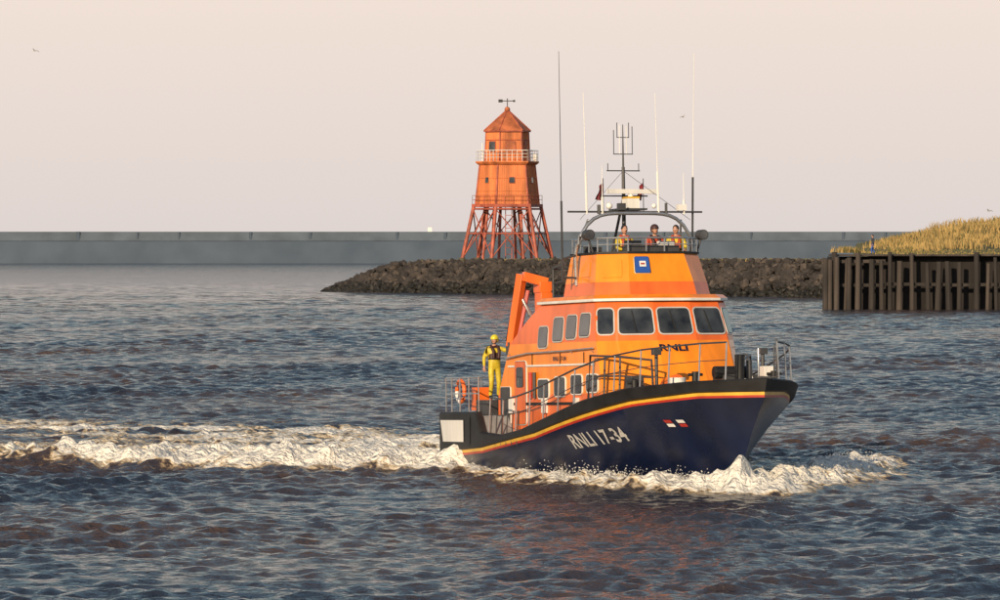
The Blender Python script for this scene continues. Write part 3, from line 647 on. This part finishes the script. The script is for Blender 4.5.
# ------------------------------------------------------------------ rock groyne
def front(X): return np.interp(X,[-22,0,36,60],[590,566,530,524])
gm=MB(); Xs=np.linspace(-20.5,62,80); rows=[]
def topz(X): return float(np.interp(X,[-20.5,-17,-13.5,-10,0,60],[.1,1.5,2.9,3.55,3.75,4.1]))
for X in Xs:
    f=float(front(X)); t=topz(X)
    rows.append([(X,f-.5,-1),(X,f+6.5,t-.15),(X,f+26,t-.15),(X,f+33,-1)])
vs=[p for r in rows for p in r]; fs=[(i*4+j,(i+1)*4+j,(i+1)*4+j+1,i*4+j+1) for i in range(len(Xs)-1) for j in range(3)]
gm.add(vs,fs,['rock','conc','rock']*(len(Xs)-1))
phi=(1+5**.5)/2
iv=[Vector(v).normalized() for v in((-1,phi,0),(1,phi,0),(-1,-phi,0),(1,-phi,0),(0,-1,phi),(0,1,phi),(0,-1,-phi),(0,1,-phi),(phi,0,-1),(phi,0,1),(-phi,0,-1),(-phi,0,1))]
if_=[(0,11,5),(0,5,1),(0,1,7),(0,7,10),(0,10,11),(1,5,9),(5,11,4),(11,10,2),(10,7,6),(7,1,8),(3,9,4),(3,4,2),(3,2,6),(3,6,8),(3,8,9),(4,9,5),(2,4,11),(6,2,10),(8,6,7),(9,8,1)]
def rock(c,r,k):
    R_=Matrix.Rotation(random.uniform(0,6),3,'Z')@Matrix.Rotation(random.uniform(0,6),3,'X'); sx=(random.uniform(.7,1.4),random.uniform(.7,1.2),random.uniform(.5,.9))
    gm.add([Vector(c)+R_@Vector((v.x*sx[0],v.y*sx[1],v.z*sx[2]))*r*random.uniform(.7,1.15) for v in iv],if_,k)
M['rock2']=mat("armour_rock_pale",(0.085,0.068,0.058),0.9,var=.3,vscale=.7,col2=(.025,.022,.021)); M['weed']=mat("rock_weed",(0.013,0.012,0.010),0.7,var=.3,vscale=.7)
for _ in range(5200):
    X=random.uniform(-21,60); v=random.random(); t=topz(X); f=float(front(X))
    z=-.3+(t+.22)*v; Yp=f+6.4*v-.4
    rock((X,Yp+random.uniform(-.3,.3),z+random.uniform(-.12,.12)),random.uniform(.2,.6),'weed' if z<.95+random.uniform(-.2,.2) else random.choice(['rock','rock','rock','rock2']))
for _ in range(350):
    X=-20.5+random.random()**1.5*9; t=topz(X); rock((X,front(X)+random.uniform(4,28),t+random.uniform(-.4,.1)),random.uniform(.3,.6),'rock')
for _ in range(500):
    X=random.uniform(-10,60); rock((X,front(X)+random.uniform(6,7.5),topz(X)+random.uniform(-.2,.05)),random.uniform(.15,.35),random.choice(['rock','conc','rock2']))
gm.obj("rock_groyne",smooth=False)
gr=MB()
def blades(n,fx,hgt,keys):
    for _ in range(n):
        x_,y_,z_=fx(); h_=hgt*random.uniform(.5,1.2); a=random.uniform(0,6.28); wx=random.uniform(.03,.07); lean=random.uniform(-.35,.35)*h_
        c=Vector((x_,y_,z_)); s_=Vector((math.cos(a)*wx,math.sin(a)*wx,0))
        gr.add([c-s_,c+s_,c+Vector((lean*.4,0,h_*.6))+s_*.6,c+Vector((lean,0,h_))],[(0,1,2),(0,2,3)],random.choice(keys))
def f1_():
    X=random.uniform(-6,34)+random.gauss(0,2); return X,front(X)+random.uniform(7.2,12),topz(X)-.15
blades(5500,f1_,.34,['grass2','grass2','grass1'])
# ------------------------------------------------------------------ land and dune
def landz(X,Y):
    base=np.interp(Y,[444,470,620],[4.75,5.0,5.0])
    r=np.interp(X,[38.5,41,43.5,46,50,60,80,160],[0,.25,.85,1.45,2.2,3.0,3.6,4.0]); r=r*np.interp(Y,[466,498,545,640],[0,1,1.02,.4])
    bump=.3*np.sin(X*.55+Y*.1)+.2*np.sin(X*1.1+2+Y*.23)+.14*np.sin(X*2.3+Y*.4)
    return base+r+bump*np.clip(r,0,1)
lm=MB(); lx=np.linspace(30.5,170,160); ly=np.linspace(449,640,90); LX,LY=np.meshgrid(lx,ly); LZ=landz(LX,LY)
edge=np.clip((LX-.0682*LY)/2.0,0,1); LZ=LZ*edge-1*(1-edge); LZ[-1]=-1
vs=[(float(a),float(b_),float(c)) for a,b_,c in zip(LX.ravel(),LY.ravel(),LZ.ravel())]; n=len(lx)
lm.add(vs,[(j*n+i,j*n+i+1,(j+1)*n+i+1,(j+1)*n+i) for j in range(len(ly)-1) for i in range(n-1)],'land'); lm.obj("dune_ground",angle=3)
def f2_():
    while True:
        X=random.uniform(40,75); Y=random.uniform(474,560)
        den=math.sin(X*.8+Y*.13)+math.sin(X*1.9+Y*.31+1)
        if random.random()<min(1,max(0,(X-39.5)/4)) and den>-.9+random.uniform(-.4,.4): return X,Y,float(landz(X,Y))-.05
blades(26000,f2_,.85,['grass1','grass1','grass1','grass1','grass2'])
def f4_():
    X=random.uniform(34,70); Y=random.uniform(452,474); return X,Y,float(landz(X,Y))-.05
blades(5000,f4_,.22,['grass2','grass1','grass2'])
def f3_():
    X=random.choice([32.9,33.5,33.2,37.8,39])+random.gauss(0,.5); Y=random.uniform(474,482); return X,Y,float(landz(X,Y))-.05
blades(900,f3_,.6,['grass2','grass1'])
gr.obj("marram_grass",smooth=False)
# ------------------------------------------------------------------ timber jetty
tj=MB()
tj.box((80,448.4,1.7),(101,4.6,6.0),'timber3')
X=29.6
while X<80:
    w_=random.uniform(.34,.58); t=random.uniform(4.1,5.15); tj.tube([(X+random.uniform(-.1,.1),444.1+random.uniform(-.25,.25),-1.5),(X+random.uniform(-.16,.16),444.1,t)],w_/2*1.05,random.choice(['timber','timber2','timber']),9,w_/2*.88)
    X+=random.uniform(.75,1.6)
x_=29.8
while x_<80:
    l_=random.uniform(4,8)
    for z,k in((4.35,'timber2'),(2.2,'timber')): 
        if random.random()<.85: tj.box((x_+l_/2,444.55,z+random.uniform(-.06,.06)),(l_-.1,.28,.28),k,Matrix.Rotation(random.uniform(-.012,.012),3,'Y'))
    x_+=l_
for X in(28.9,29.3,29.9,31.0,31.8): tj.tube([(X-.1,443.2+random.uniform(-.4,1),-1.5),(X,443.8,random.uniform(4.2,5.2))],.26,'timber2',10,.22)
tj.box((55,446.9,4.83),(51,4.6,.14),'timber2')
tj.obj("timber_jetty")
# ------------------------------------------------------------------ lighthouse
lh=empty("lighthouse",(.85,580,3.7)); lh.rotation_euler=(0,0,math.radians(10))
def hexr(r,z,n=6,off=0): return [Vector((math.cos(math.radians(60*i+off-90-30))*r,math.sin(math.radians(60*i+off-120))*r,z)) for i in range(n)]
lg=MB()
for i in range(6):
    b0=hexr(5.35,0)[i]; t0=hexr(3.95,6.3)[i]; lg.tube([b0,t0],.21,'lred',10)
    bi=hexr(2.9,0,off=0)[i]; ti=hexr(2.3,6.3)[i]; lg.tube([bi,ti],.17,'lred',8)
    b1=hexr(5.35,0)[(i+1)%6]; t1=hexr(3.95,6.3)[(i+1)%6]
    lg.tube([b0.lerp(t0,.05),b1.lerp(t1,.95)],.07,'lred',6); lg.tube([b1.lerp(t1,.05),b0.lerp(t0,.95)],.07,'lred',6)
    lg.tube([b0.lerp(t0,.5),b1.lerp(t1,.5)],.09,'lred',6); lg.tube([b0.lerp(t0,.95),b1.lerp(t1,.95)],.12,'lred',6); lg.tube([b0,ti],.07,'lred',6); lg.tube([b0.lerp(t0,.5),bi.lerp(ti,.5)],.07,'lred',6)
    lg.tube([b0+Vector((0,0,-.1)),b0+Vector((0,0,.35))],.4,'conc',10)
for q in np.linspace(0,6,9): lg.tube([(-.6,-2.2,q),(.1,-2.4,q)],.03,'lred',4)
lg.tube([(-.6,-2.2,0),(-.6,-2.2,6.3)],.05,'lred',6); lg.tube([(.1,-2.4,0),(.1,-2.4,6.3)],.05,'lred',6)
lg.obj("legs",lh)
bd=MB()
bd.loft([hexr(4.2,6.2),hexr(4.2,6.55)],'lred')
bd.loft([hexr(3.75,6.553),hexr(3.25,11.1)],'lbody')
bd.loft([hexr(3.45,11.1),hexr(3.75,11.35),hexr(3.75,11.5)],'lbody')
bd.loft([hexr(2.65,11.503),hexr(2.5,14.9)],'lbody')
bd.loft([hexr(2.78,14.9),hexr(2.78,15.05),hexr(.22,17.35)],['lred','lroof'])
A=hexr(3.75,6.553);Bq=hexr(3.25,11.1);C=hexr(2.65,11.503);Dq=hexr(2.5,14.9)
for i in range(6):
    j=(i+1)%6; bd.tube([A[i],Bq[i]],.11,'lred',6); bd.tube([C[i],Dq[i]],.09,'lred',6); bd.tube([hexr(2.78,15.05)[i],hexr(.22,17.35)[i]],.07,'lred',6)
    for q in np.linspace(.08,.92,12):
        bd.tube([A[i].lerp(A[j],q),Bq[i].lerp(Bq[j],q)],.045,'lbody',5); bd.tube([C[i].lerp(C[j],q),Dq[i].lerp(Dq[j],q)],.035,'lbody',5)
    for v in(.33,.66): bd.tube([A[i].lerp(Bq[i],v),A[j].lerp(Bq[j],v)],.06,'lbody',5)
    bd.tube([C[i].lerp(Dq[i],.72),C[j].lerp(Dq[j],.72)],.06,'lred',5)
for i in range(6):
    j=(i+1)%6
    bd.panel((A[i],A[j],Bq[j],Bq[i]),.42,.58,.54,.67,.1,'glass',rad=.05,frame='lbody' if i%2 else 'lred',fw=.08)
    bd.panel((C[i],C[j],Dq[j],Dq[i]),.30,.70,.34,.66,.08,'glass' if i in(5,) else 'lroof',rad=.05,frame='lred',fw=.08)
bd.obj("tower_body",lh,angle=.3)
gl=MB()
ro=hexr(3.62,11.5)
for i in range(6):
    a,b_=ro[i],ro[(i+1)%6]
    for hh_,r in((1.25,.045),(.85,.025),(.45,.025)): gl.tube([a+Vector((0,0,hh_)),b_+Vector((0,0,hh_))],r,'white',6)
    for q in np.linspace(0,1,7): gl.tube([a.lerp(b_,q),a.lerp(b_,q)+Vector((0,0,1.25))],.03,'white',5)
ro=hexr(4.1,6.55)
for i in range(6):
    a,b_=ro[i],ro[(i+1)%6]
    for hh_ in(1.0,.5): gl.tube([a+Vector((0,0,hh_)),b_+Vector((0,0,hh_))],.03,'lred',6)
    for q in np.linspace(0,1,5): gl.tube([a.lerp(b_,q),a.lerp(b_,q)+Vector((0,0,1.0))],.03,'lred',5)
gl.tube([(3.3,0,11.5),(3.3,0,12.4)],.25,'white',8); gl.tube([(-3.0,-.3,11.5),(-3.0,-.3,13.6)],.06,'white',6)
gl.obj("gallery_rails",lh)
vn=MB(); vn.sph((0,0,17.5),.34,'lroof'); vn.tube([(0,0,17.5),(0,0,18.8)],.06,'dgrey'); vn.tube([(-1.0,0,18.5),(.9,0,18.5)],.05,'dgrey'); vn.box((-.8,0,18.5),(.5,.05,.35),'dgrey'); vn.box((.8,0,18.5),(.25,.05,.25),'dgrey')
vn.tube([(0,0,17.2),(0,0,17.6)],.2,'lred'); vn.obj("weather_vane",lh)
# ------------------------------------------------------------------ gulls
def gull(x_,y_,Y,s,roll):
    X=(x_-500)/F*Y; Z=CH-(y_-HY)/F*Y; g_=MB()
    g_.sph((0,0,0),(.22,.07,.07),'bird',8,6); g_.sph((.22,0,.03),(.06,.05,.05),'white',8,6)
    for sd in(-1,1):
        g_.add([(.08,0,.02),(-.08,0,.02),(-.05,sd*.32,.16),(.1,sd*.32,.17),(-.12,sd*.68,.05),(-.02,sd*.66,.06)],[(0,1,2,3),(3,2,4,5)],'bird')
    g_.add([(-.18,.04,0),(-.18,-.04,0),(-.34,-.07,0),(-.34,.07,0)],[(0,1,2,3)],'white')
    o=g_.obj("gull"); o.location=(X,Y,Z); o.scale=(s,)*3; o.rotation_euler=(roll,0,2.4)
for a in((35,51,600,1.0,.3),(683,117,600,1,-.3),(989,211,600,1.0,.2)): gull(*a)
